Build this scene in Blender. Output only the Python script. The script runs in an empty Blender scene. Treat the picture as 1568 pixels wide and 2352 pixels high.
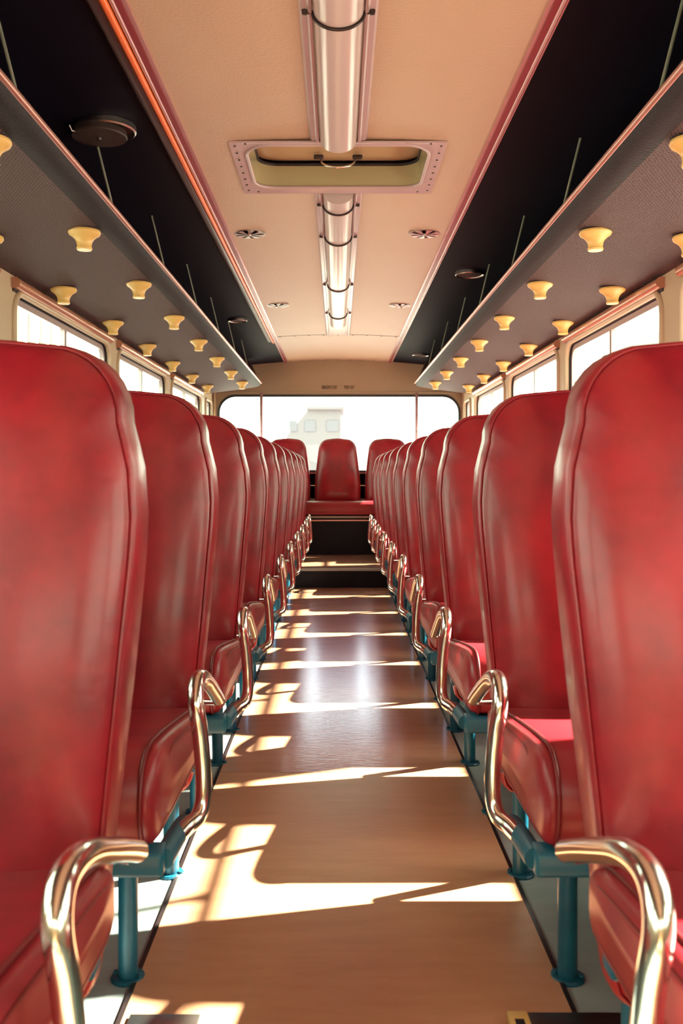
import bpy, bmesh, math, random
from mathutils import Vector, Matrix
random.seed(4)
C = bpy.context.scene.collection
PI = math.pi
F = 2118.0                      # focal length in pixels of the 1568 px wide frame

# ---------------------------------------------------------------- camera
cd = bpy.data.cameras.new('camera')
cam = bpy.data.objects.new('camera', cd); C.objects.link(cam)
cam.location = (0, 0, 0.85)
cam.rotation_euler = (PI / 2, 0, 0)
cd.sensor_fit = 'HORIZONTAL'; cd.sensor_width = 36.0
cd.lens = 36.0 * F / 1568
cd.shift_x = 8 / 1568; cd.shift_y = -88 / 1568
cd.clip_start = 0.02; cd.clip_end = 500
cd.dof.use_dof = True; cd.dof.focus_distance = 3.0; cd.dof.aperture_fstop = 11.0
bpy.context.scene.camera = cam

# ---------------------------------------------------------------- world, sun, exposure
W = bpy.data.worlds.new('sky'); bpy.context.scene.world = W
W.use_nodes = True
bg = W.node_tree.nodes['Background']
bg.inputs[0].default_value = (0.79, 1.0, 0.80, 1); bg.inputs[1].default_value = 6.5
sd = bpy.data.lights.new('sun', 'SUN'); sd.energy = 60.0; sd.angle = math.radians(1.1)
sd.color = (1.0, 0.93, 0.78)
sun = bpy.data.objects.new('sun', sd); C.objects.link(sun)
AZ, EL = math.radians(23), math.radians(38.7)
SUN_DIR = Vector((-math.cos(AZ) * math.cos(EL), -math.sin(AZ) * math.cos(EL), -math.sin(EL)))     # the way the light travels: in through the right-hand windows
sun.rotation_euler = SUN_DIR.to_track_quat('-Z', 'Y').to_euler()
sun.location = (12, 6, 9)
vs = bpy.context.scene.view_settings
vs.view_transform = 'Standard'; vs.look = 'None'; vs.gamma = 1.0; vs.use_curve_mapping = False
vs.exposure = 0.12
cy = bpy.context.scene.cycles
cy.max_bounces = 14; cy.diffuse_bounces = 8; cy.glossy_bounces = 6; cy.transparent_max_bounces = 16
cy.sample_clamp_indirect = 8.0

# ---------------------------------------------------------------- materials
def s2l(r, g, b):
    f = lambda c: ((c / 255 + .055) / 1.055) ** 2.4 if c > 10 else c / 255 / 12.92
    return (f(r), f(g), f(b), 1)

def mat(name, col, rough=.5, metal=0, spec=.5, var=None, vscale=8, bump=0, bscale=200, coat=0, stretch=None, tint=None, vfac=.5):
    m = bpy.data.materials.new(name); m.use_nodes = True
    nt = m.node_tree; p = nt.nodes['Principled BSDF']
    p.inputs['Base Color'].default_value = col
    p.inputs['Roughness'].default_value = rough; p.inputs['Metallic'].default_value = metal
    p.inputs['Specular IOR Level'].default_value = spec
    if coat:
        p.inputs['Coat Weight'].default_value = coat; p.inputs['Coat Roughness'].default_value = .16
    if tint: p.inputs['Specular Tint'].default_value = tint
    tc = nt.nodes.new('ShaderNodeTexCoord'); mp = nt.nodes.new('ShaderNodeMapping')
    nt.links.new(tc.outputs['Object'], mp.inputs[0])
    if stretch: mp.inputs['Scale'].default_value = stretch
    if var is not None:
        n = nt.nodes.new('ShaderNodeTexNoise'); n.inputs['Scale'].default_value = vscale
        n.inputs['Detail'].default_value = 6; n.inputs['Roughness'].default_value = .6
        nt.links.new(mp.outputs[0], n.inputs['Vector'])
        r = nt.nodes.new('ShaderNodeMapRange'); r.inputs[1].default_value = .5 - vfac * .5; r.inputs[2].default_value = .5 + vfac * .5
        nt.links.new(n.outputs['Fac'], r.inputs[0])
        mx = nt.nodes.new('ShaderNodeMix'); mx.data_type = 'RGBA'
        mx.inputs[6].default_value = col; mx.inputs[7].default_value = var
        nt.links.new(r.outputs[0], mx.inputs[0]); nt.links.new(mx.outputs[2], p.inputs['Base Color'])
    if bump:
        n2 = nt.nodes.new('ShaderNodeTexNoise'); n2.inputs['Scale'].default_value = bscale; n2.inputs['Detail'].default_value = 3
        nt.links.new(mp.outputs[0], n2.inputs['Vector'])
        b = nt.nodes.new('ShaderNodeBump'); b.inputs['Strength'].default_value = bump; b.inputs['Distance'].default_value = .002
        nt.links.new(n2.outputs['Fac'], b.inputs['Height']); nt.links.new(b.outputs[0], p.inputs['Normal'])
    return m

M = {}
M['leather'] = mat('red leather', (.42, .010, .022, 1), .38, spec=.5, var=(.16, .003, .009, 1), vscale=6, bump=.25, bscale=60, vfac=.42, coat=.22)
M['piping'] = mat('red leather piping', (.16, .006, .010, 1), .4)
M['cushion'] = mat('worn red leather', (.34, .014, .024, 1), .36, var=(.20, .010, .018, 1), vscale=6, bump=.5, bscale=14, vfac=.4)
M['foam'] = mat('yellow foam', (.55, .40, .05, 1), .9, var=(.4, .25, .03, 1))
M['chrome'] = mat('polished chrome', (.82, .78, .70, 1), .14, metal=1, bump=.05, bscale=30)
M['alu'] = mat('dull aluminium', (.62, .58, .55, 1), .32, metal=1, var=(.45, .42, .42, 1), vscale=40)
M['teal'] = mat('teal painted steel', s2l(20, 98, 122), .38, var=s2l(12, 74, 98), vscale=20, vfac=.6)
M['cream'] = mat('cream painted panel', (.60, .46, .30, 1), .40, var=(.55, .41, .27, 1), vscale=3, vfac=.4)
M['ceiling'] = mat('cream ceiling vinyl', (.55, .375, .262, 1), .40, var=(.51, .34, .24, 1), vscale=2, bump=.8, bscale=130, vfac=.5)
M['rear'] = mat('tan rear panel', (.36, .245, .155, 1), .40, var=(.33, .22, .14, 1), vscale=3, vfac=.4)
M['navy'] = mat('navy lining', (.005, .0045, .011, 1), .6, var=(.0035, .003, .009, 1), vscale=5, spec=.06)
M['pinktrim'] = mat('pink aluminium trim', (.62, .36, .38, 1), .25, metal=.6)
M['crimson'] = mat('crimson vinyl insert', (.22, .006, .018, 1), .3)
M['orange'] = mat('orange plastic strip', (.85, .16, .03, 1), .3)
M['darkbrown'] = mat('dark brown strip', (.045, .02, .022, 1), .3)
M['rackroll'] = mat('charcoal padded vinyl', (.022, .021, .027, 1), .6, spec=.2, bump=.6, bscale=120, var=(.026, .026, .028, 1), vscale=60)
M['rail'] = mat('copper pink rail', (.60, .33, .28, 1), .28, metal=.7)
M['lamp'] = mat('milky lamp plastic', (.56, .45, .44, 1), .2, spec=.6, coat=.12)
M['tray'] = mat('lilac enamel tray', (.50, .36, .38, 1), .25, coat=.4)
M['darkmetal'] = mat('dark bronze metal', (.05, .035, .035, 1), .3, metal=.6)
M['black'] = mat('black rubber', (.010, .008, .014, 1), .45)
M['knob'] = mat('yellowed plastic', (.86, .58, .20, 1), .32, var=(.80, .50, .14, 1), vscale=20, vfac=.6)
M['winframe'] = mat('pinkish aluminium frame', (.50, .40, .40, 1), .35, metal=.4)
M['copper'] = mat('copper painted tube', (.55, .26, .17, 1), .25, metal=.35)
M['lino'] = mat('tan linoleum', (.50, .26, .15, 1), .15, var=(.60, .34, .20, 1), vscale=5, stretch=(1, 5, 1), bump=.22, bscale=22, vfac=.5, tint=(.78, .62, 1, 1), spec=1.0)
M['linofront'] = mat('worn tan linoleum', (.56, .28, .155, 1), .34, var=(.66, .36, .21, 1), vscale=5, stretch=(1, 5, 1), bump=.2, bscale=22, vfac=.5)
M['sidefloor'] = mat('grey green floor paint', (.40, .47, .45, 1), .45, var=(.28, .34, .34, 1), vscale=7, stretch=(1, 2, 1), vfac=.5)
M['kick'] = mat('dark slate rubber panel', (.014, .015, .020, 1), .4, var=(.008, .008, .012, 1), vscale=12, spec=.12)
M['nosing'] = mat('ribbed step nosing', (.30, .28, .26, 1), .35, metal=.6)
M['wallpanel'] = mat('lower wall panel', (.30, .24, .20, 1), .5)
M['grey'] = mat('greenish steel rod', (.30, .33, .26, 1), .4, metal=.3)
M['ground'] = mat('pale concrete ground', (.30, .26, .25, 1), .9, var=(.26, .23, .22, 1), vscale=.6)
M['house'] = mat('pale rendered wall', (.175, .15, .175, 1), .9, var=(.17, .145, .17, 1), vscale=.5)
M['housedark'] = mat('window of pale house', (.145, .13, .165, 1), .7)
M['bodywork'] = mat('outer bodywork', (.5, .45, .36, 1), .4)
M['lettering'] = mat('brown lettering', (.075, .035, .015, 1), .6)
M['speakermesh'] = mat('brown speaker mesh', (.035, .020, .018, 1), .6, bump=.6, bscale=400)

def glare_gloss(m, col, rough, base, gain):
    """gloss over a floor material, with a violet glare put into its colour"""
    nt = m.node_tree; out = nt.nodes['Material Output']; p = nt.nodes['Principled BSDF']
    p.inputs['Specular IOR Level'].default_value = 0.1
    g = nt.nodes.new('ShaderNodeBsdfGlossy'); g.inputs[0].default_value = col; g.inputs['Roughness'].default_value = rough
    lw = nt.nodes.new('ShaderNodeLayerWeight'); lw.inputs[0].default_value = .5
    pw = nt.nodes.new('ShaderNodeMath'); pw.operation = 'POWER'; pw.inputs[1].default_value = 4
    ml = nt.nodes.new('ShaderNodeMath'); ml.operation = 'MULTIPLY_ADD'; ml.inputs[1].default_value = gain; ml.inputs[2].default_value = base
    mx = nt.nodes.new('ShaderNodeMixShader')
    nt.links.new(lw.outputs['Facing'], pw.inputs[0]); nt.links.new(pw.outputs[0], ml.inputs[0]); nt.links.new(ml.outputs[0], mx.inputs[0])
    nt.links.new(p.outputs[0], mx.inputs[1]); nt.links.new(g.outputs[0], mx.inputs[2]); nt.links.new(mx.outputs[0], out.inputs[0])
    b = [n for n in nt.nodes if n.type == 'BUMP']
    if b: nt.links.new(b[0].outputs[0], g.inputs['Normal'])
glare_gloss(M['lino'], (.70, .50, 1.0, 1), .17, .02, .55)  # violet aisle glare comes from this gloss colour

def glass_mat():
    m = bpy.data.materials.new('thin window glass'); m.use_nodes = True
    nt = m.node_tree; nt.nodes.clear()
    o = nt.nodes.new('ShaderNodeOutputMaterial'); mx = nt.nodes.new('ShaderNodeMixShader')
    t = nt.nodes.new('ShaderNodeBsdfTransparent'); g = nt.nodes.new('ShaderNodeBsdfGlossy')
    t.inputs[0].default_value = (.96, .98, .95, 1); g.inputs['Roughness'].default_value = .02
    lw = nt.nodes.new('ShaderNodeLayerWeight'); lw.inputs[0].default_value = .5
    pw = nt.nodes.new('ShaderNodeMath'); pw.operation = 'POWER'; pw.inputs[1].default_value = 6
    ml = nt.nodes.new('ShaderNodeMath'); ml.operation = 'MULTIPLY_ADD'; ml.inputs[1].default_value = .35; ml.inputs[2].default_value = .02
    nt.links.new(lw.outputs['Facing'], pw.inputs[0]); nt.links.new(pw.outputs[0], ml.inputs[0]); nt.links.new(ml.outputs[0], mx.inputs[0]); nt.links.new(t.outputs[0], mx.inputs[1]); nt.links.new(g.outputs[0], mx.inputs[2])
    nt.links.new(mx.outputs[0], o.inputs[0]); return m
M['glass'] = glass_mat()

def rack_mat():                                   # embossed fine diamond weave
    m = mat('woven vinyl', (.15, .105, .098, 1), .62, spec=.14)
    nt = m.node_tree; p = nt.nodes['Principled BSDF']
    tc = nt.nodes.new('ShaderNodeTexCoord')
    hs = []
    for k, ang in enumerate((.6, -.6)):
        mp = nt.nodes.new('ShaderNodeMapping'); mp.inputs['Rotation'].default_value = (0, 0, ang)
        nt.links.new(tc.outputs['Object'], mp.inputs[0])
        w = nt.nodes.new('ShaderNodeTexWave'); w.inputs['Scale'].default_value = 34; w.inputs['Distortion'].default_value = 2.5
        w.inputs['Detail Scale'].default_value = 2
        nt.links.new(mp.outputs[0], w.inputs['Vector']); hs.append(w)
    a = nt.nodes.new('ShaderNodeMath'); a.operation = 'MAXIMUM'
    nt.links.new(hs[0].outputs['Fac'], a.inputs[0]); nt.links.new(hs[1].outputs['Fac'], a.inputs[1])
    b = nt.nodes.new('ShaderNodeBump'); b.inputs['Strength'].default_value = .55; b.inputs['Distance'].default_value = .003
    nt.links.new(a.outputs[0], b.inputs['Height']); nt.links.new(b.outputs[0], p.inputs['Normal'])
    mx = nt.nodes.new('ShaderNodeMix'); mx.data_type = 'RGBA'
    mx.inputs[6].default_value = (.046, .028, .038, 1); mx.inputs[7].default_value = (.125, .084, .082, 1)
    nt.links.new(a.outputs[0], mx.inputs[0]); nt.links.new(mx.outputs[2], p.inputs['Base Color'])
    return m
M['weave'] = rack_mat()

# ---------------------------------------------------------------- mesh helpers
def me(bm, name='mesh', smooth=None):
    m = bpy.data.meshes.new(name)
    bmesh.ops.recalc_face_normals(bm, faces=bm.faces)
    if smooth is not None:
        for f in bm.faces: f.smooth = True
        for e in bm.edges:
            if len(e.link_faces) == 2 and e.calc_face_angle(0) > smooth: e.smooth = False
    bm.to_mesh(m); bm.free(); return m

def put(name, mesh, m, parent=None, loc=None, kind=None):
    if len(mesh.materials) == 0: mesh.materials.append(M[m] if isinstance(m, str) else m)
    o = bpy.data.objects.new(name, mesh); C.objects.link(o)
    if parent: o.parent = parent
    if loc: o.location = loc
    if kind: o['kind'] = kind
    return o

def thing(name, label, cat, loc, group=None):
    o = bpy.data.objects.new(name, None); C.objects.link(o); o.location = loc
    o.empty_display_size = .1
    o['label'] = label; o['category'] = cat
    if group: o['group'] = group
    return o

def tag(o, label, cat, group=None):
    o['label'] = label; o['category'] = cat
    if group: o['group'] = group
    return o

def box(bm, x0, x1, y0, y1, z0, z1, bev=0):
    r = bmesh.ops.create_cube(bm, size=1)
    for v in r['verts']:
        v.co = Vector(((x0 + x1) / 2 + v.co.x * (x1 - x0), (y0 + y1) / 2 + v.co.y * (y1 - y0), (z0 + z1) / 2 + v.co.z * (z1 - z0)))
    if bev:
        es = list({e for v in r['verts'] for e in v.link_edges})
        bmesh.ops.bevel(bm, geom=es, offset=bev, segments=2, affect='EDGES', profile=.5)

def boxm(x0, x1, y0, y1, z0, z1, bev=0):
    bm = bmesh.new(); box(bm, x0, x1, y0, y1, z0, z1, bev)
    return me(bm, smooth=.9 if bev else None)

def catmull(pts, n=6, closed=False):
    P = [Vector(p) for p in pts]; out = []
    N = len(P); rng = range(N) if closed else range(N - 1)
    for i in rng:
        if closed: a, b, c, d = P[i - 1], P[i], P[(i + 1) % N], P[(i + 2) % N]
        else: a, b, c, d = P[max(i - 1, 0)], P[i], P[i + 1], P[min(i + 2, N - 1)]
        for k in range(n):
            t = k / n
            out.append(.5 * ((2 * b) + (c - a) * t + (2 * a - 5 * b + 4 * c - d) * t * t + (3 * b - 3 * c + d - a) * t ** 3))
    if not closed: out.append(P[-1])
    return out

def tube(bm, pts, r, seg=12, closed=False, cap=True):
    P = [Vector(p) for p in pts]; N = len(P)
    rs = r if isinstance(r, (list, tuple)) else [r] * N
    rings = []; up = None
    for i in range(N):
        if closed: t = P[(i + 1) % N] - P[i - 1]
        else: t = P[min(i + 1, N - 1)] - P[max(i - 1, 0)]
        t.normalize()
        if up is None:
            up = t.cross(Vector((0, 0, 1)))
            if up.length < .1: up = t.cross(Vector((1, 0, 0)))
        up = up - t * up.dot(t); up.normalize()
        w = t.cross(up)
        rings.append([bm.verts.new(P[i] + (up * math.cos(a) + w * math.sin(a)) * rs[i]) for a in [2 * PI * k / seg for k in range(seg)]])
    for i in range(N if closed else N - 1):
        A, B = rings[i], rings[(i + 1) % N]
        for k in range(seg): bm.faces.new((A[k], A[(k + 1) % seg], B[(k + 1) % seg], B[k]))
    if cap and not closed:
        bm.faces.new(rings[0]); bm.faces.new(rings[-1][::-1])

def tubem(pts, r, seg=12, closed=False):
    bm = bmesh.new(); tube(bm, pts, r, seg, closed); return me(bm, smooth=.8)

def lathe(bm, prof, seg=24, axis='z', org=(0, 0, 0)):
    rings = []
    for r, h in prof:
        rings.append([bm.verts.new(Vector(org) + Vector((r * math.cos(2 * PI * k / seg), r * math.sin(2 * PI * k / seg), h))) for k in range(seg)])
    for A, B in zip(rings, rings[1:]):
        for k in range(seg): bm.faces.new((A[k], A[(k + 1) % seg], B[(k + 1) % seg], B[k]))
    bm.faces.new(rings[0]); bm.faces.new(rings[-1][::-1])

def lathem(prof, seg=24): 
    bm = bmesh.new(); lathe(bm, prof, seg); return me(bm, smooth=.7)

def rrect(u0, u1, v0, v1, r, n=6):
    """corner arcs of a rounded rectangle, counter-clockwise from the lower left"""
    out = []
    for (cu, cv, a0) in ((u0 + r, v0 + r, PI), (u1 - r, v0 + r, 1.5 * PI), (u1 - r, v1 - r, 0), (u0 + r, v1 - r, .5 * PI)):
        out.append([(cu + r * math.cos(a0 + k * .5 * PI / n), cv + r * math.sin(a0 + k * .5 * PI / n)) for k in range(n + 1)])
    return out

def panel_hole(bm, outer, hole, r, thick, to3, n=6, reveal=None):
    """flat panel outer=(u0,u1,v0,v1) with a rounded hole; thick = depth along w; to3(u,v,w)"""
    oc = [(outer[0], outer[2]), (outer[1], outer[2]), (outer[1], outer[3]), (outer[0], outer[3])]
    arcs = rrect(*hole, r, n)
    for w in (0, thick):
        inner = [[bm.verts.new(to3(u, v, w)) for u, v in a] for a in arcs]
        out = [bm.verts.new(to3(u, v, w)) for u, v in oc]
        for k in range(4):
            a = inner[k]
            for i in range(n): bm.faces.new((out[k], a[i], a[i + 1]))
            b = inner[(k + 1) % 4]
            bm.faces.new((out[k], a[-1], b[0], out[(k + 1) % 4]))
        flat = [v for a in inner for v in a]
        if w == 0: f0, o0 = flat, out
        else:
            L = len(flat)
            for i in range(L): bm.faces.new((f0[i], f0[(i + 1) % L], flat[(i + 1) % L], flat[i]))
            for i in range(4): bm.faces.new((o0[i], o0[(i + 1) % 4], out[(i + 1) % 4], out[i]))

def ring_frame(bm, hole, r, width, thick, to3, n=6, w0=0):
    """frame band just inside a rounded hole"""
    A = [p for a in rrect(*hole, r, n) for p in a]
    h2 = (hole[0] + width, hole[1] - width, hole[2] + width, hole[3] - width)
    B = [p for a in rrect(*h2, max(r - width, .005), n) for p in a]
    L = len(A)
    vs_ = {}
    for nm, P in (('a', A), ('b', B)):
        for w in (w0, w0 + thick): vs_[nm, w] = [bm.verts.new(to3(u, v, w)) for u, v in P]
    a0, a1, b0, b1 = vs_['a', w0], vs_['a', w0 + thick], vs_['b', w0], vs_['b', w0 + thick]
    for i in range(L):
        j = (i + 1) % L
        bm.faces.new((a0[i], a0[j], b0[j], b0[i])); bm.faces.new((a1[i], a1[j], b1[j], b1[i]))
        bm.faces.new((b0[i], b0[j], b1[j], b1[i])); bm.faces.new((a0[i], a0[j], a1[j], a1[i]))

# ---------------------------------------------------------------- floor
CX = .0165                       # centre line of the aisle
YR = 6.845; YB = 8.03; YW = 8.75; YF = -1.9; RISE = .14; XW = 1.19; AW = .355
ground = put('ground', boxm(-70, 70, -30, 120, -.75, -.6), 'ground', kind='structure')
floor = put('floor', boxm(-1.24, 1.24, YF, YR, -.06, 0), 'sidefloor', kind='structure')
put('raised_floor', boxm(-1.24, 1.24, YR, YW, -.06, RISE), 'sidefloor', floor)
for a, b, z in ((YF, 1.02, 0), (1.022, 2.61, 0), (2.613, 4.78, 0), (4.783, YR - .004, 0), (YR + .03, YB - .01, RISE)):
    put('linoleum_sheet', boxm(CX - AW, CX + AW, a, b, z, z + .004), 'linofront' if a < 2 else 'lino', floor)
put('step_riser', boxm(CX - AW, CX + AW, YR - .004, YR, .004, RISE), 'kick', floor)
bm = bmesh.new(); box(bm, CX - AW, CX + AW, YR - .012, YR + .03, RISE - .012, RISE + .007, .003)
put('step_nosing', me(bm), 'nosing', floor)
for s in (-1, 1):
    put('edge_strip', boxm(CX + s * AW - .004, CX + s * AW + .004, YF, YR - .01, 0, .005), 'darkmetal', floor)

# ---------------------------------------------------------------- side walls with windows
ZS, ZT = .74, 1.505
wins = [(-1.40, -.04), (.20, 1.56), (1.80, 3.16), (3.41, 4.77), (5.00, 6.36), (6.60, 7.96), (8.29, 8.62)]
cuts = [YF, .08, 1.68, 3.285, 4.885, 6.48, 8.10, YW]
wn = 1
for s, side in ((-1, 'left'), (1, 'right')):
    to3 = (lambda u, v, w, s=s: (s * (XW + w), u, v))
    bm = bmesh.new()
    for k, (a, b) in enumerate(wins):
        panel_hole(bm, (cuts[k], cuts[k + 1], ZS - .14, 1.62), (a - .03, b + .03, ZS - .03, ZT + .02), .09 if k < 6 else .05, .05, to3)
    wall = put('wall_' + side, me(bm, smooth=.6), 'cream', kind='structure')
    bm = bmesh.new(); box(bm, *sorted((s * (XW - .0), s * (XW + .05))), YF, YW, -.06, ZS - .14)
    put('lower_panel', me(bm), 'wallpanel', wall)
    for k, (a, b) in enumerate(wins):
        hole = (a - .03, b + .03, ZS - .03, ZT + .02); r = .09 if k < 6 else .05
        bm = bmesh.new()                                   # rounded bead round the opening
        P = [p for arc in rrect(*hole, r, 8) for p in arc]
        tube(bm, [to3(u, v, 0) for u, v in P], .014, 8, closed=True)
        w = bpy.data.objects.new('window_%d' % wn, me(bm, smooth=1.2)); wn += 1
        C.objects.link(w); w.data.materials.append(M['cream']); w['kind'] = 'structure'
        bm = bmesh.new(); ring_frame(bm, hole, r, .014, .022, to3, w0=.012)
        put('gasket', me(bm), 'black', w)
        bm = bmesh.new(); ring_frame(bm, (a - .016, b + .016, ZS - .016, ZT + .004), r - .012, .024, .02, to3, w0=.018)
        put('window_frame', me(bm), 'winframe', w)
        x0, x1 = sorted((s * (XW + .016), s * (XW + .036)))
        if k < 6:
            mid = (a + b) / 2 - .02
            put('sliding_rail', boxm(x0, x1, a, b, 1.272, 1.300), 'winframe', w)
            put('divider', boxm(x0, x1, mid, mid + .03, 1.300, ZT - .02), 'winframe', w)
            xc = s * (XW + .026)
            put('pane', boxm(xc - .002, xc + .002, a, mid + .01, 1.29, ZT - .01), 'glass', w)
            put('pane', boxm(xc - .002 + s * .006, xc + .002 + s * .006, mid + .01, b, 1.29, ZT - .01), 'glass', w)
            put('pane', boxm(xc - .002, xc + .002, a, b, ZS - .01, 1.28), 'glass', w)
            bm = bmesh.new(); tube(bm, [(s * (XW - .012), a - .05, 1.548), (s * (XW - .012), b + .01, 1.548)], .021, 16)
            put('pelmet_tube', me(bm, smooth=.8), 'copper', w)
            put('pelmet_shade_strip', boxm(*sorted((s * (XW - .004), s * (XW + .01))), a - .04, b, 1.518, 1.532), 'black', w)  # black strip laid in for the shade under the pelmet tube
        else:
            xc = s * (XW + .026)
            put('pane', boxm(xc - .002, xc + .002, a, b, ZS - .01, ZT - .01), 'glass', w)

# ---------------------------------------------------------------- rear wall and window
to3r = lambda u, v, w: (u, YW + w, v)
RH = (-1.143, 1.163, .862, 1.600)
bm = bmesh.new(); panel_hole(bm, (-1.24, 1.24, .14, 1.70), RH, .17, .05, to3r, 10)
wr = put('wall_rear', me(bm, smooth=.5), 'rear', kind='structure')
bm = bmesh.new(); box(bm, -1.24, 1.24, YW, YW + .05, 1.70, 1.99)
put('upper_panel', me(bm), 'rear', wr)
bm = bmesh.new(); box(bm, -1.16, 1.16, YW - .008, YW, 1.612, 1.628, .002)
put('moulding', me(bm), 'rear', wr)
for s in (-1, 1):
    bm = bmesh.new(); box(bm, *sorted((s * 1.168 + .01, s * 1.19 + .01)), YW - .02, YW, .6, 1.62, .004)
    put('corner_strip', me(bm), 'cream', wr)
bm = bmesh.new(); ring_frame(bm, RH, .17, .022, .03, to3r, 10, w0=-.006)
w = put('window_%d' % wn, me(bm), 'black', kind='structure')
bm = bmesh.new(); box(bm, RH[0], RH[1], YW + .02, YW + .024, RH[2], RH[3])
put('pane', me(bm), 'glass', w)
for x in (-.727, .745):
    d = put('divider', boxm(x - .014, x + .014, YW - .012, YW + .03, RH[2], RH[3] + .02, .003), 'pinktrim', w)
    for z in (.95, 1.09, 1.25, 1.41, 1.555):
        bm = bmesh.new(); lathe(bm, [(.001, -.001), (.005, 0), (.005, .004)], 8)
        m_ = me(bm); o = put('screw', m_, 'darkmetal', d, (x, YW - .014, z)); o.rotation_euler = (PI / 2, 0, 0)
# lettering above the rear window
def text_mesh(body, size, xs):
    c = bpy.data.curves.new('lettering', 'FONT'); c.body = body; c.size = size; c.extrude = .0006
    c.align_x = 'CENTER'; c.resolution_u = 2; c.offset = .0009
    t = bpy.data.objects.new('tmp', c); C.objects.link(t)
    bpy.context.view_layer.update()
    m_ = bpy.data.meshes.new_from_object(t.evaluated_get(bpy.context.evaluated_depsgraph_get()))
    bpy.data.objects.remove(t, do_unlink=True); bpy.data.curves.remove(c)
    wdt = max(v.co.x for v in m_.vertices) - min(v.co.x for v in m_.vertices)
    for v in m_.vertices: v.co.x *= xs / wdt
    m_.materials.clear(); return m_
for body, px0, px1 in (('EMERGENCY  EXIT', 739, 774), ('PUSH  OUT', 790.5, 813.5)):
    x0, x1 = (px0 - 776) * YW / F, (px1 - 776) * YW / F
    o = put('lettering', text_mesh(body, .046, x1 - x0), 'lettering', wr, ((x0 + x1) / 2, YW - .002, .85 + (1088 - 893.5) * YW / F))
    o.rotation_euler = (PI / 2, 0, 0)

# front of the bus, behind the camera: unseen wall, windscreen opening cut small to darken the seat fronts
bm = bmesh.new(); panel_hole(bm, (-1.24, 1.24, -.06, 1.99), (-.95, .95, 1.02, 1.46), .12, .05, lambda u, v, w: (u, YF - w, v), 6)
wf = put('wall_front', me(bm), 'cream', kind='structure')
put('windscreen_pane', boxm(-.96, .96, YF - .03, YF - .026, 1.01, 1.47), 'glass', wf)

# ---------------------------------------------------------------- ceiling
def zc(x):
    ax = abs(x)
    pts = [(0, 1.930), (.25, 1.926), (.52, 1.911), (.8, 1.886), (.95, 1.852), (1.07, 1.79), (1.15, 1.71), (1.24, 1.58)]
    for (a, za), (b, zb) in zip(pts, pts[1:]):
        if ax <= b: t = (ax - a) / (b - a); return za + (zb - za) * t
    return 1.58
HX, HY0, HY1 = .315, 2.985, 3.465
def shell(xs, ys, mtl, name, parent=None, skip=None, lift=0):
    bm = bmesh.new()
    for i in range(len(xs) - 1):
        for j in range(len(ys) - 1):
            if skip and skip((xs[i] + xs[i + 1]) / 2, (ys[j] + ys[j + 1]) / 2): continue
            q = [(xs[i], ys[j]), (xs[i + 1], ys[j]), (xs[i + 1], ys[j + 1]), (xs[i], ys[j + 1])]
            bm.faces.new([bm.verts.new((x, y, zc(x) + lift)) for x, y in q])
    bmesh.ops.remove_doubles(bm, verts=bm.verts, dist=1e-5)
    m_ = me(bm, smooth=.6)
    for p in m_.polygons:
        if p.normal.z > 0: m_.flip_normals(); break
    return put(name, m_, mtl, parent, kind=None if parent else 'structure')
xs = [-.50, -.4, -HX, -.2, -.1, 0, .1, .2, HX, .4, .50]
YC = 7.15
ceil = shell(xs, [YF, 0, 1.5, HY0, HY1, 5, YC - .003], 'ceiling', 'ceiling', skip=lambda x, y: abs(x) < HX and HY0 < y < HY1)
shell(xs, [YC, 7.6, 8.2, YW + .05], 'ceiling', 'rear_ceiling_panel', ceil, lift=-.002)
for s in (-1, 1):
    shell([s * v for v in (.50, .6, .7, .8, .88, .95, 1.01, 1.07, 1.11, 1.15, 1.2, 1.24)], [YF, 3, 6, YW + .05], 'navy', 'dark_side_panel', ceil)
# unseen outer roof skin over everything, added to block sun and sky
bm = bmesh.new(); box(bm, -1.26, 1.26, YF - .05, YW + .05, 2.10, 2.14); box(bm, -1.29, -1.245, YF - .05, YW + .05, 1.55, 2.14); box(bm, 1.245, 1.29, YF - .05, YW + .05, 1.55, 2.14)
box(bm, -1.26, 1.26, YW + .05, YW + .07, 1.7, 2.14); box(bm, -1.26, 1.26, YF - .07, YF - .05, 1.7, 2.14)
put('outer_roof', me(bm), 'bodywork', ceil)
for y, n in ((YC, 9), (8.70, 9)):                       # rivets along the cross joints
    for k in range(n):
        x = -.45 + .9 * k / (n - 1)
        bm = bmesh.new(); lathe(bm, [(.001, -.004), (.006, -.003), (.008, 0)], 8)
        put('rivet', me(bm, smooth=1.5), 'darkmetal', ceil, (x, y + .015 if y < 8 else y, zc(x) - .001))
# longitudinal trims
def strip(name, x0, x1, mtl, parent, y0=YF, y1=YW, th=.008, up=0):
    bm = bmesh.new()
    z0, z1 = zc(x0), zc(x1)
    v = []
    for y in (y0, y1):
        v.append([bm.verts.new(p) for p in ((x0, y, z0 + .003), (x0, y, z0 - th), (x1, y, z1 - th), (x1, y, z1 + .003))])
    for k in range(4): bm.faces.new((v[0][k], v[0][(k + 1) % 4], v[1][(k + 1) % 4], v[1][k]))
    bm.faces.new(v[0]); bm.faces.new(v[1])
    return put(name, me(bm), mtl, parent)
for n_, s in ((1, -1), (2, 1)):
    t = strip('trim_%d' % n_, s * .474, s * .516 if s > 0 else s * .508, 'pinktrim', None, th=.006); t['kind'] = 'structure'
    strip('crimson_insert', s * .484, s * .499, 'crimson', t, th=.0095)
    bm = bmesh.new(); tube(bm, [(s * .504, YF, zc(.504) - .010), (s * .504, YW, zc(.504) - .010)], .006, 8)
    put('bead', me(bm, smooth=1), 'pinktrim', t)
t = thing('conduit_strip', 'orange strip with dark brown edge along left ceiling trim, ending in rounded tip', 'strip', (-.53, 7.35, zc(.53)))
t.location = (0, 0, 0)
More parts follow.
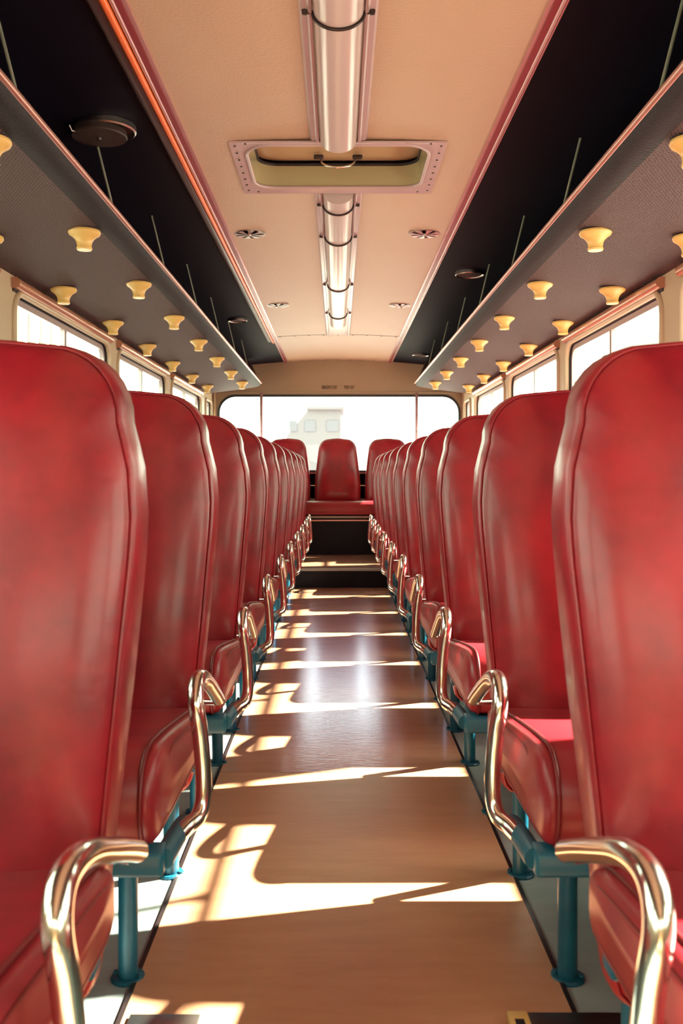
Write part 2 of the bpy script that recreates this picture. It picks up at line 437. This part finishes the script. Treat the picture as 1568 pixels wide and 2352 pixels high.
bm = bmesh.new(); tube(bm, [(-.520, YF + .02, 1.897), (-.520, 7.3, 1.897), (-.518, 7.38, 1.900)], .0095, 10)
put('orange_strip', me(bm, smooth=1), 'orange', t)
bm = bmesh.new(); box(bm, -.558, -.528, YF + .02, 7.33, 1.893, 1.908, .005)
put('dark_edge', me(bm, smooth=1), 'darkbrown', t)

# ---------------------------------------------------------------- roof hatch
h = thing('roof_hatch', 'recessed cream ceiling hatch with riveted frame, between the two lamp strips', 'hatch', (0, 3.23, 1.93))
def hp(u, v, w): return (u, v - 3.23, zc(u) - 1.93 - .006 + w)
bm = bmesh.new(); panel_hole(bm, (-.352, .352, 2.965, 3.505), (-.305, .305, 3.00, 3.450), .085, .006, hp, 8)
put('flange', me(bm, smooth=.5), 'tray', h)
arc = [p for a in rrect(-.305, .305, 3.00, 3.450, .085, 8) for p in a]
bm = bmesh.new(); tube(bm, [hp(u, v, 0) for u, v in arc], .007, 8, closed=True)
put('lip', me(bm, smooth=1.2), 'tray', h)
bm = bmesh.new(); rA = []
for dz, ins in ((0, 0), (.02, .002), (.085, .01)):
    rA.append([bm.verts.new(hp(u * (1 - ins / .295), 3.2325 + (v - 3.2325) * (1 - ins / .21), dz)) for u, v in arc])
for A, B in zip(rA, rA[1:]):
    for i in range(len(A)): bm.faces.new((A[i], A[(i + 1) % len(A)], B[(i + 1) % len(A)], B[i]))
put('recess_wall', me(bm, smooth=1), mat('olive cream enamel', (.42, .36, .20, 1), .25, coat=.3), h)
bm = bmesh.new()
ringp = [hp(u * .967, 3.2325 + (v - 3.2325) * .952, .083) for u, v in arc]
tube(bm, ringp, .006, 8, closed=True); put('gasket', me(bm, smooth=1.2), 'black', h)
bm = bmesh.new(); rr = []
for sc_, dz in ((.97, .098), (.9, .094), (.8, .088), (.5, .086)):
    rr.append([bm.verts.new(hp(u * sc_, 3.2325 + (v - 3.2325) * sc_, dz)) for u, v in arc])
for A, B in zip(rr, rr[1:]):
    for i in range(len(A)): bm.faces.new((A[i], A[(i + 1) % len(A)], B[(i + 1) % len(A)], B[i]))
bm.faces.new(rr[-1])
put('lid', me(bm, smooth=1), mat('tan enamel lid', (.52, .34, .20, 1), .25, coat=.3), h)
hz = 1.93 + .075
bm = bmesh.new(); tube(bm, catmull([(-.062, .10, .055), (-.055, .085, .035), (-.03, .065, .018), (0, .058, .012), (.03, .065, .018), (.055, .085, .035), (.062, .10, .055)], 5), .0035, 8)
put('handle', me(bm, smooth=1), 'chrome', h)
for s in (-1, 1):
    bm = bmesh.new(); box(bm, s * .070 - .018, s * .070 + .018, .088, .112, .056, .070, .005)
    put('handle_mount', me(bm, smooth=1), 'darkmetal', h)
riv = me((lambda b: (lathe(b, [(.001, -.003), (.0035, -.002), (.0045, 0)], 7), b)[1])(bmesh.new()))
for k in range(8):
    for s in (-1, 1):
        put('rivet', riv, 'darkmetal', h, (s * .335, -.235 + k * .067, zc(.335) - 1.937))
for k in range(9):
    x = -.30 + k * .075
    put('rivet', riv, 'darkmetal', h, (x, .255, zc(x) - 1.937)); put('rivet', riv, 'darkmetal', h, (x, -.250, zc(x) - 1.937))

# ---------------------------------------------------------------- ceiling lamps
def lamp(y0, y1, bands, label, dend=None):
    t = thing('ceiling_light', label, 'ceiling light', (.001, (y0 + y1) / 2, 1.93))
    oy = (y0 + y1) / 2
    bm = bmesh.new()
    for s in (-1, 1):
        # stepped side flanges
        pf = [(.062, .004), (.062, -.016), (.068, -.018), (.073, -.010), (.086, -.009), (.092, -.003), (.092, .004)]
        v = [[bm.verts.new((s * x, y - oy, z)) for x, z in pf] for y in (y0, y1)]
        for k in range(len(pf) - 1): bm.faces.new((v[0][k], v[0][k + 1], v[1][k + 1], v[1][k]))
        bm.faces.new(v[0]); bm.faces.new(v[1])
    put('tray', me(bm, smooth=.5), 'tray', t)
    put('backing', boxm(-.062, .062, y0 - oy, y1 - oy, -.004, .003), 'tray', t)
    cut = [y0 + .004] + list(bands) + [dend if dend else y1 - .004]
    for a, b in zip(cut, cut[1:]):
        bm = bmesh.new(); n = 20
        g = .006 if b in bands else 0
        rings = [[bm.verts.new((.058 * math.cos(PI + PI * k / n), y - oy, -.012 + .040 * math.sin(PI + PI * k / n))) for k in range(n + 1)] for y in (a + .005, b - g)]
        for k in range(n): bm.faces.new((rings[0][k], rings[0][k + 1], rings[1][k + 1], rings[1][k]))
        bm.faces.new(rings[0]); bm.faces.new(rings[1])
        put('diffuser', me(bm, smooth=.7), 'lamp', t)
    for b in bands:
        bm = bmesh.new(); n = 16
        P = [(-.078, b - oy, -.013), (-.068, b - oy, -.016)] + [(.061 * math.cos(PI + PI * k / n), b - oy, -.013 - .042 * abs(math.sin(PI + PI * k / n))) for k in range(n + 1)] + [(.068, b - oy, -.016), (.078, b - oy, -.013)]
        tube(bm, P, .0038, 8)
        bd = put('band', me(bm, smooth=1), 'darkmetal', t)
        for s in (-1, 1):
            bm = bmesh.new(); lathe(bm, [(.001, -.010), (.006, -.009), (.008, 0), (.008, .006)], 8, org=(s * .078, b - oy, -.010))
            put('clip', me(bm, smooth=1), 'darkmetal', bd)
lamp(-1.2, 2.962, (.1, 2.13), 'milky half-round ceiling lamp strip in front of the roof hatch, nearest the camera')
lamp(3.508, 7.14, (3.66, 4.15, 5.20, 6.12), 'milky half-round ceiling lamp strip beyond the hatch, glinting at its far end', 6.55)

# ---------------------------------------------------------------- round ceiling vents
def vent(x, y, label):
    t = thing('ceiling_vent', label, 'vent', (x, y, zc(x)), 'round slotted vents in the cream ceiling')
    put('rim', lathem([(.0685, -.002), (.0685, .000), (.072, .002), (.072, -.003), (.066, -.0045), (.062, -.003)], 28), 'alu', t)
    put('dark_backing', lathem([(.001, -.003), (.060, -.003), (.060, 0)], 24), 'black', t)
    for k in range(8):
        bm = bmesh.new(); a = 2 * PI * k / 8 + .2
        P = [(.010, -.10), (.064, -.22), (.066, 0), (.064, .22), (.010, .10)]
        vs0 = [bm.verts.new((r * math.cos(a + d), r * math.sin(a + d), -.0035 - (.003 if r < .02 else 0))) for r, d in P]
        vs1 = [bm.verts.new((v.co.x, v.co.y, v.co.z - .003)) for v in vs0]
        bm.faces.new(vs0); bm.faces.new(vs1[::-1])
        for i in range(5): bm.faces.new((vs0[i], vs0[(i + 1) % 5], vs1[(i + 1) % 5], vs1[i]))
        put('blade', me(bm), 'pinktrim' if x > 0 else 'alu', t)
    put('hub', lathem([(.001, -.014), (.010, -.012), (.013, -.004)], 12), 'alu', t)
vent(-.395, 4.10, 'round slotted vent in left half of cream ceiling, just beyond the hatch')
vent(.387, 4.10, 'round slotted vent in right half of cream ceiling, just beyond the hatch')
vent(-.383, 5.84, 'far round slotted vent in left half of cream ceiling')
vent(.397, 5.84, 'far round slotted vent in right half of cream ceiling')

# ---------------------------------------------------------------- round speakers in the dark side panels
def speaker(x, y, r, label, big=False):
    t = thing('ceiling_speaker', label, 'speaker', (x, y, zc(x)), 'round fittings in the dark ceiling sides')
    k = r / .09
    put('rim', lathem([(.078 * k, .004), (.090 * k, .004), (.091 * k, -.012), (.086 * k, -.016), (.080 * k, -.012), (.078 * k, -.004)], 32), 'alu', t)
    if big:
        put('cover_disc', lathem([(.001, -.034), (.080 * k, -.034), (.083 * k, -.030), (.080 * k, -.014), (.05, -.012), (.05, 0)], 32), 'speakermesh', t, (-.018, -.004, 0))
        put('centre_screw', lathem([(.001, -.042), (.006, -.041), (.006, -.034)], 10), 'alu', t, (-.018, -.004, 0))
        bm = bmesh.new(); tube(bm, [(-.07, -.05, -.03), (-.085, -.06, -.034), (-.09, -.07, -.02)], .0035, 8)
        put('clip', me(bm, smooth=1), 'alu', t)
    else:
        put('cover_disc', lathem([(.001, -.012), (.074 * k, -.012), (.078 * k, -.006), (.078 * k, .002)], 28), 'speakermesh', t)
speaker(-.70, 2.78, .090, 'large round speaker with chrome ring hanging open in left dark ceiling', True)
speaker(-.68, 6.25, .065, 'small round fitting with bright rim, far in left dark ceiling')
speaker(.685, 4.80, .075, 'round fitting with thin bright rim, halfway along right dark ceiling')
speaker(.72, 8.05, .075, 'small round fitting with bright rim, farthest in right dark ceiling')

# ---------------------------------------------------------------- luggage racks
RY0, RY1 = -1.2, 8.37
under = [(1.19, 1.576), (1.05, 1.594), (.90, 1.614), (.80, 1.628), (.765, 1.633)]
roll = [(.765, 1.633), (.742, 1.637), (.722, 1.644), (.708, 1.653), (.700, 1.664)]
def zu(x):
    ax = abs(x)
    for (a, za), (b, zb) in zip(under, under[1:]):
        if b <= ax <= a: return zb + (za - zb) * (ax - b) / (a - b)
    return 1.633
for s, side in ((-1, 'left'), (1, 'right')):
    t = thing('luggage_rack', 'long padded %s luggage rack with pinkish rail, above the %s windows' % (side, side), 'luggage rack', (s * .95, 3.6, 1.60), 'overhead luggage racks')
    ox, oy, oz = s * .95, 3.6, 1.60
    def ext(prof, th, name, mtl):
        bm = bmesh.new()
        low = [(x, z) for x, z in prof]; hi = [(x, z + th) for x, z in prof][::-1]
        P = low + hi
        v = [[bm.verts.new((s * x - ox, y - oy, z - oz)) for x, z in P] for y in (RY0, RY1)]
        for k in range(len(P)): bm.faces.new((v[0][k], v[0][(k + 1) % len(P)], v[1][(k + 1) % len(P)], v[1][k]))
        bm.faces.new(v[0]); bm.faces.new(v[1])
        return put(name, me(bm, smooth=.6), mtl, t)
    ext(under, .014, 'underside_panel', 'weave')
    ext(roll, .016, 'padded_nose', 'rackroll')
    bm = bmesh.new(); tube(bm, [(s * .698 - ox, RY0 - oy, 1.674 - oz), (s * .698 - ox, RY1 - oy, 1.674 - oz)], .0095, 12)
    put('rail', me(bm, smooth=1), 'rail', t)
    for k in range(-2, 7):
        y = 2.02 + .86 * k
        bm = bmesh.new(); tube(bm, [(s * .702 - ox, y - oy, 1.676 - oz), (s * .752 - ox, y - .02 - oy, zc(.752) + .002 - oz)], .0042, 8)
        put('hanger_rod', me(bm, smooth=1), 'grey', t)
    bm = bmesh.new()                                           # dark end board between rack and ceiling
    P = [(.708, 1.685), (1.19, 1.60), (1.17, 1.69), (1.06, 1.795), (.93, 1.858), (.82, 1.883), (.775, 1.83)]
    v = [[bm.verts.new((s * x - ox, y - oy, z - oz)) for x, z in P] for y in (RY1 - .20, RY1 - .04)]
    for k in range(len(P)): bm.faces.new((v[0][k], v[0][(k + 1) % len(P)], v[1][(k + 1) % len(P)], v[1][k]))
    bm.faces.new(v[0]); bm.faces.new(v[1])
    put('end_board', me(bm), 'darkbrown', t)

# ---------------------------------------------------------------- flared knobs under the racks
kprof = [(.001, 0.0), (.050, 0.0), (.0515, -.006), (.048, -.013), (.040, -.018), (.031, -.026), (.025, -.036), (.0225, -.048), (.0235, -.054), (.0225, -.060), (.016, -.060), (.012, -.052), (.001, -.052)]
kmesh = lathem(kprof, 28); kmesh.materials.append(M['knob'])
kring = lathem([(.0225, -.0525), (.0245, -.054), (.0250, -.057), (.0230, -.0615), (.019, -.0615)], 24)
ORD = ['nearest', 'second', 'third', 'fourth', 'fifth', 'sixth', 'seventh', 'eighth', 'ninth']
for s, side in ((-1, 'left'), (1, 'right')):
    for row, x0, ys in (('aisle-side', .822, [2.14 + .806 * k for k in range(8)]), ('window-side', 1.092, [2.06 + .806 * k for k in range(8)])):
        n_ = 0
        for k, y in enumerate(ys):
            x = s * (x0 - (.012 if s < 0 and x0 < 1 else 0))
            px = 776 + x * F / y
            if not -45 < px < 1615: continue
            pos = ORD[n_] + (' in view' if n_ == 0 else ' from the front'); n_ += 1
            o = thing('flared_knob', 'yellow flared knob under the %s rack, %s in the %s row' % (side, pos, row), 'knob', (x, y, zu(x) - .001), 'yellow flared knobs under the luggage racks')
            put('knob_body', kmesh, 'knob', o); put('mouth_ring', kring, 'knob', o)

# ---------------------------------------------------------------- seats
def side_x(z):
    """aisle-side outline of a backrest: distance from the aisle centre at height z"""
    pts = [(.20, .318), (.40, .303), (.56, .290), (.73, .279), (.79, .277), (.86, .284), (.92, .300), (.97, .320), (1.03, .36)]
    for (a, xa), (b, xb) in zip(pts, pts[1:]):
        if z <= b: t = max(0, (z - a) / (b - a)); return xa + (xb - xa) * t
    return pts[-1][1]
BW = .424                        # width of one back at its widest
X0B = .277
def back_outline(wide=BW, z0=.20, z1=1.032, taper=False):
    """closed outline (u from the aisle-side extreme, z)"""
    L = []
    zs = [z0 + .03 + (z1 - .11 - z0 - .03) * k / 22 for k in range(23)]
    inset = lambda z: side_x(z * (1.032 - .20) / (z1 - z0) + .20 - z0 * (1.032 - .20) / (z1 - z0)) - X0B
    if taper: inset = lambda z: .002 + .034 * min(1, max(0, (z - z0 - .15) / (z1 - z0 - .26))) ** 1.5
    left = [(inset(z), z) for z in zs]
    bl = inset(z0 + .03); c = (bl + .03, z0 + .03)
    low = [(c[0] - .03 * math.cos(a), c[1] - .03 * math.sin(a)) for a in (PI / 6, PI / 3, PI / 2)]
    ti = inset(z1 - .11)
    top = []
    rx, rz = .095, .11
    cx_ = ti + rx
    for k in range(1, 9):
        a = k * PI / 16
        top.append((cx_ - rx * math.cos(a), z1 - .11 + rz * .93 * math.sin(a)))
    top.append((wide * .42, z1 - .002)); 
    leftside = low[::-1] + left + top                      # bottom mid -> top mid
    right = [(wide - u, z) for u, z in leftside][::-1]
    return leftside + [(wide / 2, z1)] + right
def back_y(z, lean=.14): return (z - .5) * lean
def backrest(mirror, lean=.14, **kw):
    O = back_outline(**kw); N = len(O)
    cu = sum(p[0] for p in O) / N; z0 = min(p[1] for p in O); z1 = max(p[1] for p in O); czm = (z0 + z1) / 2
    hu, hz = BW / 2, (z1 - z0) / 2
    rings = [(.10, .070), (.03, .070), (.012, .066), (.003, .058), (0, .046), (0, .0), (.001, -.020), (.0045, -.026), (.0085, -.0275), (.0078, -.030), (.0095, -.034), (.016, -.042), (.028, -.051), (.045, -.060), (.068, -.068), (.095, -.074), (.13, -.078)]
    # y<0 is the front (facing the camera), >0 the rear
    bm = bmesh.new(); R = []
    for ins, y in rings:
        ring = []
        for u, z in O:
            du, dz = (u - cu), (z - czm)
            uu = cu + du * (1 - ins / hu); zz = czm + dz * (1 - ins / hz)
            lumb = -.014 * math.exp(-((zz - .55) / .22) ** 2) if y < 0 else 0
            if y > 0: y_ = y * (.5 + .5 * min(1, max(0, (zz - .22) / .45)))
            else: y_ = y
            ring.append(bm.verts.new((mirror * uu, y_ + lumb + back_y(zz, lean), zz)))
        R.append(ring)
    for A, B in zip(R, R[1:]):
        for i in range(N): bm.faces.new((A[i], A[(i + 1) % N], B[(i + 1) % N], B[i]))
    # fill front and back with bridging quads left-right
    for ring in (R[0], R[-1]):
        i, j = 0, N - 1
        while j - i > 1:
            if j - i == 2: bm.faces.new((ring[i], ring[i + 1], ring[j])); break
            bm.faces.new((ring[i], ring[i + 1], ring[j - 1], ring[j])); i += 1; j -= 1
    m_ = me(bm, smooth=1.1); m_.materials.append(M['leather'])
    bm = bmesh.new()
    P = []
    for u, z in O:
        du, dz = (u - cu), (z - czm)
        P.append((mirror * (cu + du * (1 - .0055 / hu)), -.028 + back_y(z, lean) - .014 * math.exp(-((z - .55) / .22) ** 2), czm + dz * (1 - .0055 / hz)))
    tube(bm, P, .0026, 6, closed=True)
    p_ = me(bm, smooth=1.2); p_.materials.append(M['leather'])
    return m_, p_

def cushion(mirror, width=.84):
    """profile in (y, z), front at y=0, extruded along x from the aisle end"""
    key = [(.02, .298), (-.004, .315), (-.018, .350), (-.016, .388), (.004, .420), (.045, .436), (.12, .432), (.22, .420), (.34, .404), (.46, .388), (.505, .375), (.515, .345), (.50, .300), (.38, .296), (.25, .296), (.12, .296)]
    O = [(p.x, p.y) for p in catmull([(a, b, 0) for a, b in key], 4, True)]
    cy_, cz = .24, .362; hy, hz = .26, .07
    N = len(O)
    prof = [(.085, -.008), (.04, -.004), (.015, 0), (.004, .007), (.0, .016), (.004, .021), (0, .027), (0, .10)]
    prof += [(0, width * .5)] + [(i, width - x) for i, x in prof[::-1]]
    bm = bmesh.new(); R = []
    rnd = random.Random(3)
    for ins, x in prof:
        ring = []
        for y, z in O:
            k1, k2 = 1 - min(ins, .2) / hy, 1 - min(ins * .75, .06) / hz
            sag = -.006 * math.sin(PI * min(1, max(0, x / width))) if z > .37 else 0
            ring.append(bm.verts.new((mirror * x, cy_ + (y - cy_) * k1, cz + (z - cz) * k2 + sag)))
        R.append(ring)
    for A, B in zip(R, R[1:]):
        for i in range(N): bm.faces.new((A[i], A[(i + 1) % N], B[(i + 1) % N], B[i]))
    for ring, xx in ((R[0], -.012), (R[-1], width + .012)):
        c = bm.verts.new((mirror * xx, cy_, cz))
        for i in range(N): bm.faces.new((ring[i], ring[(i + 1) % N], c))
    m_ = me(bm, smooth=1.2); m_.materials.append(M['cushion'])
    bm = bmesh.new(); tube(bm, [(mirror * .020, cy_ + (y - cy_) * 1.0, cz + (z - cz) * 1.01) for y, z in O], .0034, 6, closed=True)
    tube(bm, [(mirror * -.0015, cy_ + .02 + (y - cy_) * .76, cz + (z - cz) * .70) for y, z in O], .0022, 6, closed=True)
    p_ = me(bm, smooth=1.2); p_.materials.append(M['piping'])
    return m_, p_

XC = .285                         # seat-local origin sits at the middle of the seat
def build_seat_meshes(s):
    d = {}
    d['back'] = backrest(s); d['cush'] = cushion(s)
    # frame: front bar, rear bar, side rails
    bm = bmesh.new()
    box(bm, *sorted((s * .272, s * 1.165)), -.225, -.175, .258, .296, .007)
    box(bm, *sorted((s * .30, s * 1.165)), .25, .29, .258, .294, .006)
    tube(bm, [(s * .276, -.20, .278), (s * .272, -.12, .278), (s * .268, -.06, .276)], .0165, 12)
    box(bm, *sorted((s * .36, s * .40)), -.19, .29, .262, .290, .004)
    box(bm, *sorted((s * .92, s * .96)), -.19, .41, .262, .290, .004)
    d['frame'] = me(bm, smooth=.8)
    for nm, zf in (('leg', 0), ('legR', RISE)):
        bm = bmesh.new(); tube(bm, [(0, 0, zf + .004), (0, 0, .27)], .0165, 14)
        d[nm] = me(bm, smooth=.8)
        bm = bmesh.new(); lathe(bm, [(.001, zf + .007), (.026, zf + .006), (.029, zf + .003), (.029, zf)], 20); lathe(bm, [(.001, .011), (.005, .010), (.006, .004)], 8, org=(.021, -.006, zf)); lathe(bm, [(.001, .011), (.005, .010), (.006, .004)], 8, org=(-.021, .006, zf))
        d[nm + '_plate'] = me(bm)
    path = [(.268, -.115, .278), (.258, -.09, .284), (.244, -.068, .292), (.238, -.055, .315), (.2385, -.050, .36), (.243, -.052, .42), (.2495, -.055, .468), (.2525, -.040, .494), (.253, -.008, .503), (.253, .05, .492), (.254, .13, .462), (.256, .215, .428), (.258, .29, .396)]
    P = catmull([(s * (x), y, z) for x, y, z in path], 6)
    bm = bmesh.new(); tube(bm, P, .0135, 18); d['arm'] = me(bm, smooth=.8)
    bm = bmesh.new(); tube(bm, [(s * .262, .270, .394), (s * .30, .285, .392)], .006, 10)
    d['bolt'] = me(bm, smooth=.8)
    bm = bmesh.new(); box(bm, *sorted((s * .42, s * .45)), .335, .36, .262, .40, .003); box(bm, *sorted((s * .92, s * .95)), .33, .36, .262, .42, .003)
    d['bracket'] = me(bm)
    bm = bmesh.new(); tube(bm, catmull([(s * .302, -.176, .300), (s * .315, -.178, .297), (s * .33, -.180, .299)], 3), .0035, 6)
    d['foam'] = me(bm, smooth=1)
    return d
SM = {-1: build_seat_meshes(-1), 1: build_seat_meshes(1)}
SORD = ['nearest', 'second', 'third', 'fourth', 'fifth', 'sixth', 'seventh', 'eighth', 'ninth', 'farthest']
def seat(s, k):
    yk = .07 + .75 * k; side = 'left' if s < 0 else 'right'; D = SM[s]
    ox = s * .70
    zf0 = RISE if yk - .016 > YR else 0
    bz = RISE if yk - .2 > YR else 0
    t = thing('double_seat', 'red leather double bus seat, %s in the %s row' % (SORD[k - 1] + ('' if k in (1, 10) else ' from the front'), side), 'seat', (CX + ox, yk, zf0), 'red double seats along the aisle')
    off = (-ox, 0, -zf0)
    put('frame', D['frame'], 'teal', t, off)
    for lx in (.370, .960):
        for ly, tall in ((-.016, 0), (.385, 1)):
            hi = (yk + ly) > YR
            l = put('leg', D['legR' if hi else 'leg'], 'teal', t, (s * lx - ox, ly, -zf0))
            put('foot_plate', D[('legR' if hi else 'leg') + '_plate'], 'teal', l)
    c = put('cushion', D['cush'][0], 'cushion', t, (s * .284 - ox, -.215, -zf0)); put('piping', D['cush'][1], 'piping', c)
    for q in (0, 1):
        b = put('backrest', D['back'][0], 'leather', t, (s * (X0B + q * (BW + .008)) - ox, .365, -zf0)); put('piping', D['back'][1], 'leather', b)
    a = put('armrest', D['arm'], 'chrome', t, off); put('bolt', D['bolt'], 'chrome', a)
    put('back_bracket', D['bracket'], 'teal', t, off)
    if s > 0 and k <= 3: put('torn_foam_edge', D['foam'], 'foam', t, off)
for k in range(1, 11):
    for s in (-1, 1): seat(s, k)

# ---------------------------------------------------------------- rear bench
t = thing('rear_bench', 'full-width rear bench with five tall red backrests, below the rear window', 'bench', (0, YB + .2, RISE))
oy = YB + .2; oz = RISE
bm = bmesh.new(); box(bm, -1.17, 1.17, YB, YB + .03, RISE, .440); put('kick_panel', me(bm), 'kick', t, (0, -oy, -oz))
bm = bmesh.new(); box(bm, -1.17, 1.17, YB - .012, YB + .02, .436, .450, .003); put('lower_trim', me(bm), 'rail', t, (0, -oy, -oz))
bm = bmesh.new(); box(bm, -1.17, 1.17, YB - .006, YB + .02, .462, .484, .004); put('seat_rail', me(bm), 'nosing', t, (0, -oy, -oz))
bm = bmesh.new(); box(bm, -1.17, 1.17, YB + .02, YB + .7, .45, .48); put('seat_base', me(bm), 'kick', t, (0, -oy, -oz))
bm = bmesh.new()
key = [(.0, .490), (-.020, .52), (-.024, .56), (-.005, .596), (.05, .612), (.2, .606), (.40, .598), (.44, .55), (.43, .49)]
O = catmull([(a, b, 0) for a, b in key], 4, True)
R = [[bm.verts.new((x, p.x * (1 if abs(x) < 1.17 else .95), .55 + (p.y - .55) * kk)) for p in O] for x, kk in ((-1.175, .8), (-1.16, 1), (-.4, 1), (.0, .995), (.4, 1), (1.16, 1), (1.175, .8))]
for A, B in zip(R, R[1:]):
    for i in range(len(O)): bm.faces.new((A[i], A[(i + 1) % len(O)], B[(i + 1) % len(O)], B[i]))
bm.faces.new(R[0]); bm.faces.new(R[-1])
put('cushion', me(bm, smooth=1), 'cushion', t, (0, YB - oy, -oz))
bb = backrest(1, lean=.10, z0=.56, z1=1.178, taper=True)
for k in range(5):
    b = put('backrest', bb[0], 'leather', t, (-.004 + (k - 2) * .461 - BW / 2, YB + .42 - oy, -oz)); put('piping', bb[1], 'piping', b)
bm = bmesh.new(); box(bm, -1.17, 1.17, YB + .50, YB + .56, .62, .852); put('back_support', me(bm), 'navy', t, (0, -oy, -oz))
for k in range(4):
    x = (k - 1.5) * .461
    for z in (.74,):
        bm = bmesh.new(); tube(bm, [(x - .03, YB + .492, z), (x + .03, YB + .492, z)], .005, 8); put('support_rod', me(bm, smooth=1), 'chrome', t, (0, -oy, -oz))

# ---------------------------------------------------------------- floor fittings at the bottom edge
o = put('floor_bracket', boxm(-.055, .055, -.035, .035, 0, .006, .002), 'alu', None, (CX - .285, 1.40, .004)); tag(o, 'flat metal plate on the aisle floor, lower left beside the left front seat', 'floor plate')
o = put('floor_track', boxm(-.06, .16, -.04, .035, 0, .012, .003), 'darkmetal', None, (.345, 1.395, .004)); tag(o, 'dark metal track on the floor at lower right beside the front seat', 'floor track')
c = put('light_end_block', boxm(-.085, -.052, -.04, .034, .0, .015, .003), 'knob', o)
c['label'] = 'pale end block with a slot'
put('slot', boxm(-.076, -.062, -.03, .01, .0145, .0155), 'black', c)

# ---------------------------------------------------------------- outside
t = thing('house', 'pale gabled house seen faintly through the rear window', 'house', (-1.0, 60, -.6))
Z = lambda py, Y: .85 + (1088 - py) * Y / F + .6
bm = bmesh.new(); x0, x1 = (676 - 776) * 60 / F + 1.0, (783 - 776) * 60 / F + 1.0
zt = Z(941, 60)
v = [[bm.verts.new(p) for p in ((x0 - .5, y, 0), (x1, y, 0), (x1, y, zt), (x0 + .9, y, zt), (x0 - .5, y, zt - 1.7))] for y in (0, 6)]
for k in range(5): bm.faces.new((v[0][k], v[0][(k + 1) % 5], v[1][(k + 1) % 5], v[1][k]))
bm.faces.new(v[0]); bm.faces.new(v[1]); put('wall', me(bm), 'house', t)
for pa, pb in ((664, 682), (700, 724), (750, 777)):
    bm = bmesh.new(); box(bm, (pa - 776) * 60 / F + 1, (pb - 776) * 60 / F + 1, -.05, .02, Z(991, 60), Z(966, 60))
    put('window', me(bm), 'housedark', t)
put('eaves', boxm(x0 + .8, x1 + .2, -.3, 6.1, zt, zt + .18), 'house', t)
t = thing('apartment_block', 'pale block with upright pilasters outside the nearest left window', 'building', (-11, 34, -.6))
put('wall', boxm(-5, 0, -10, 2, 0, 8.6), 'house', t)
for k in range(10):
    put('pilaster', boxm(0, .25, -9.6 + k * 1.2, -9.3 + k * 1.2, 0, 8.6), 'bodywork', t)
for k in range(9):
    for z in (4.4, 6.4):
        if (k + int(z)) % 3 == 0: continue
        put('window', boxm(-.02, .04, -9.1 + k * 1.2, -8.5 + k * 1.2, z, z + 1.1), 'housedark', t)
t = thing('timber_shed', 'pale pinkish boarded building outside the nearest right window', 'building', (13, 36, -.6))
put('wall', boxm(0, 6, -1, 9, 0, 7.2), mat('pale pink boards', (.27, .22, .22, 1), .9), t)
for k in range(6): put('board', boxm(-.06, 0, -1, 9, 1.2 + k, 2.14 + k), mat('pale pink board face', (.27, .23, .23, 1), .9), t)
put('corner_post', boxm(-.12, 0, 8.6, 9.02, 0, 7.2), 'house', t)
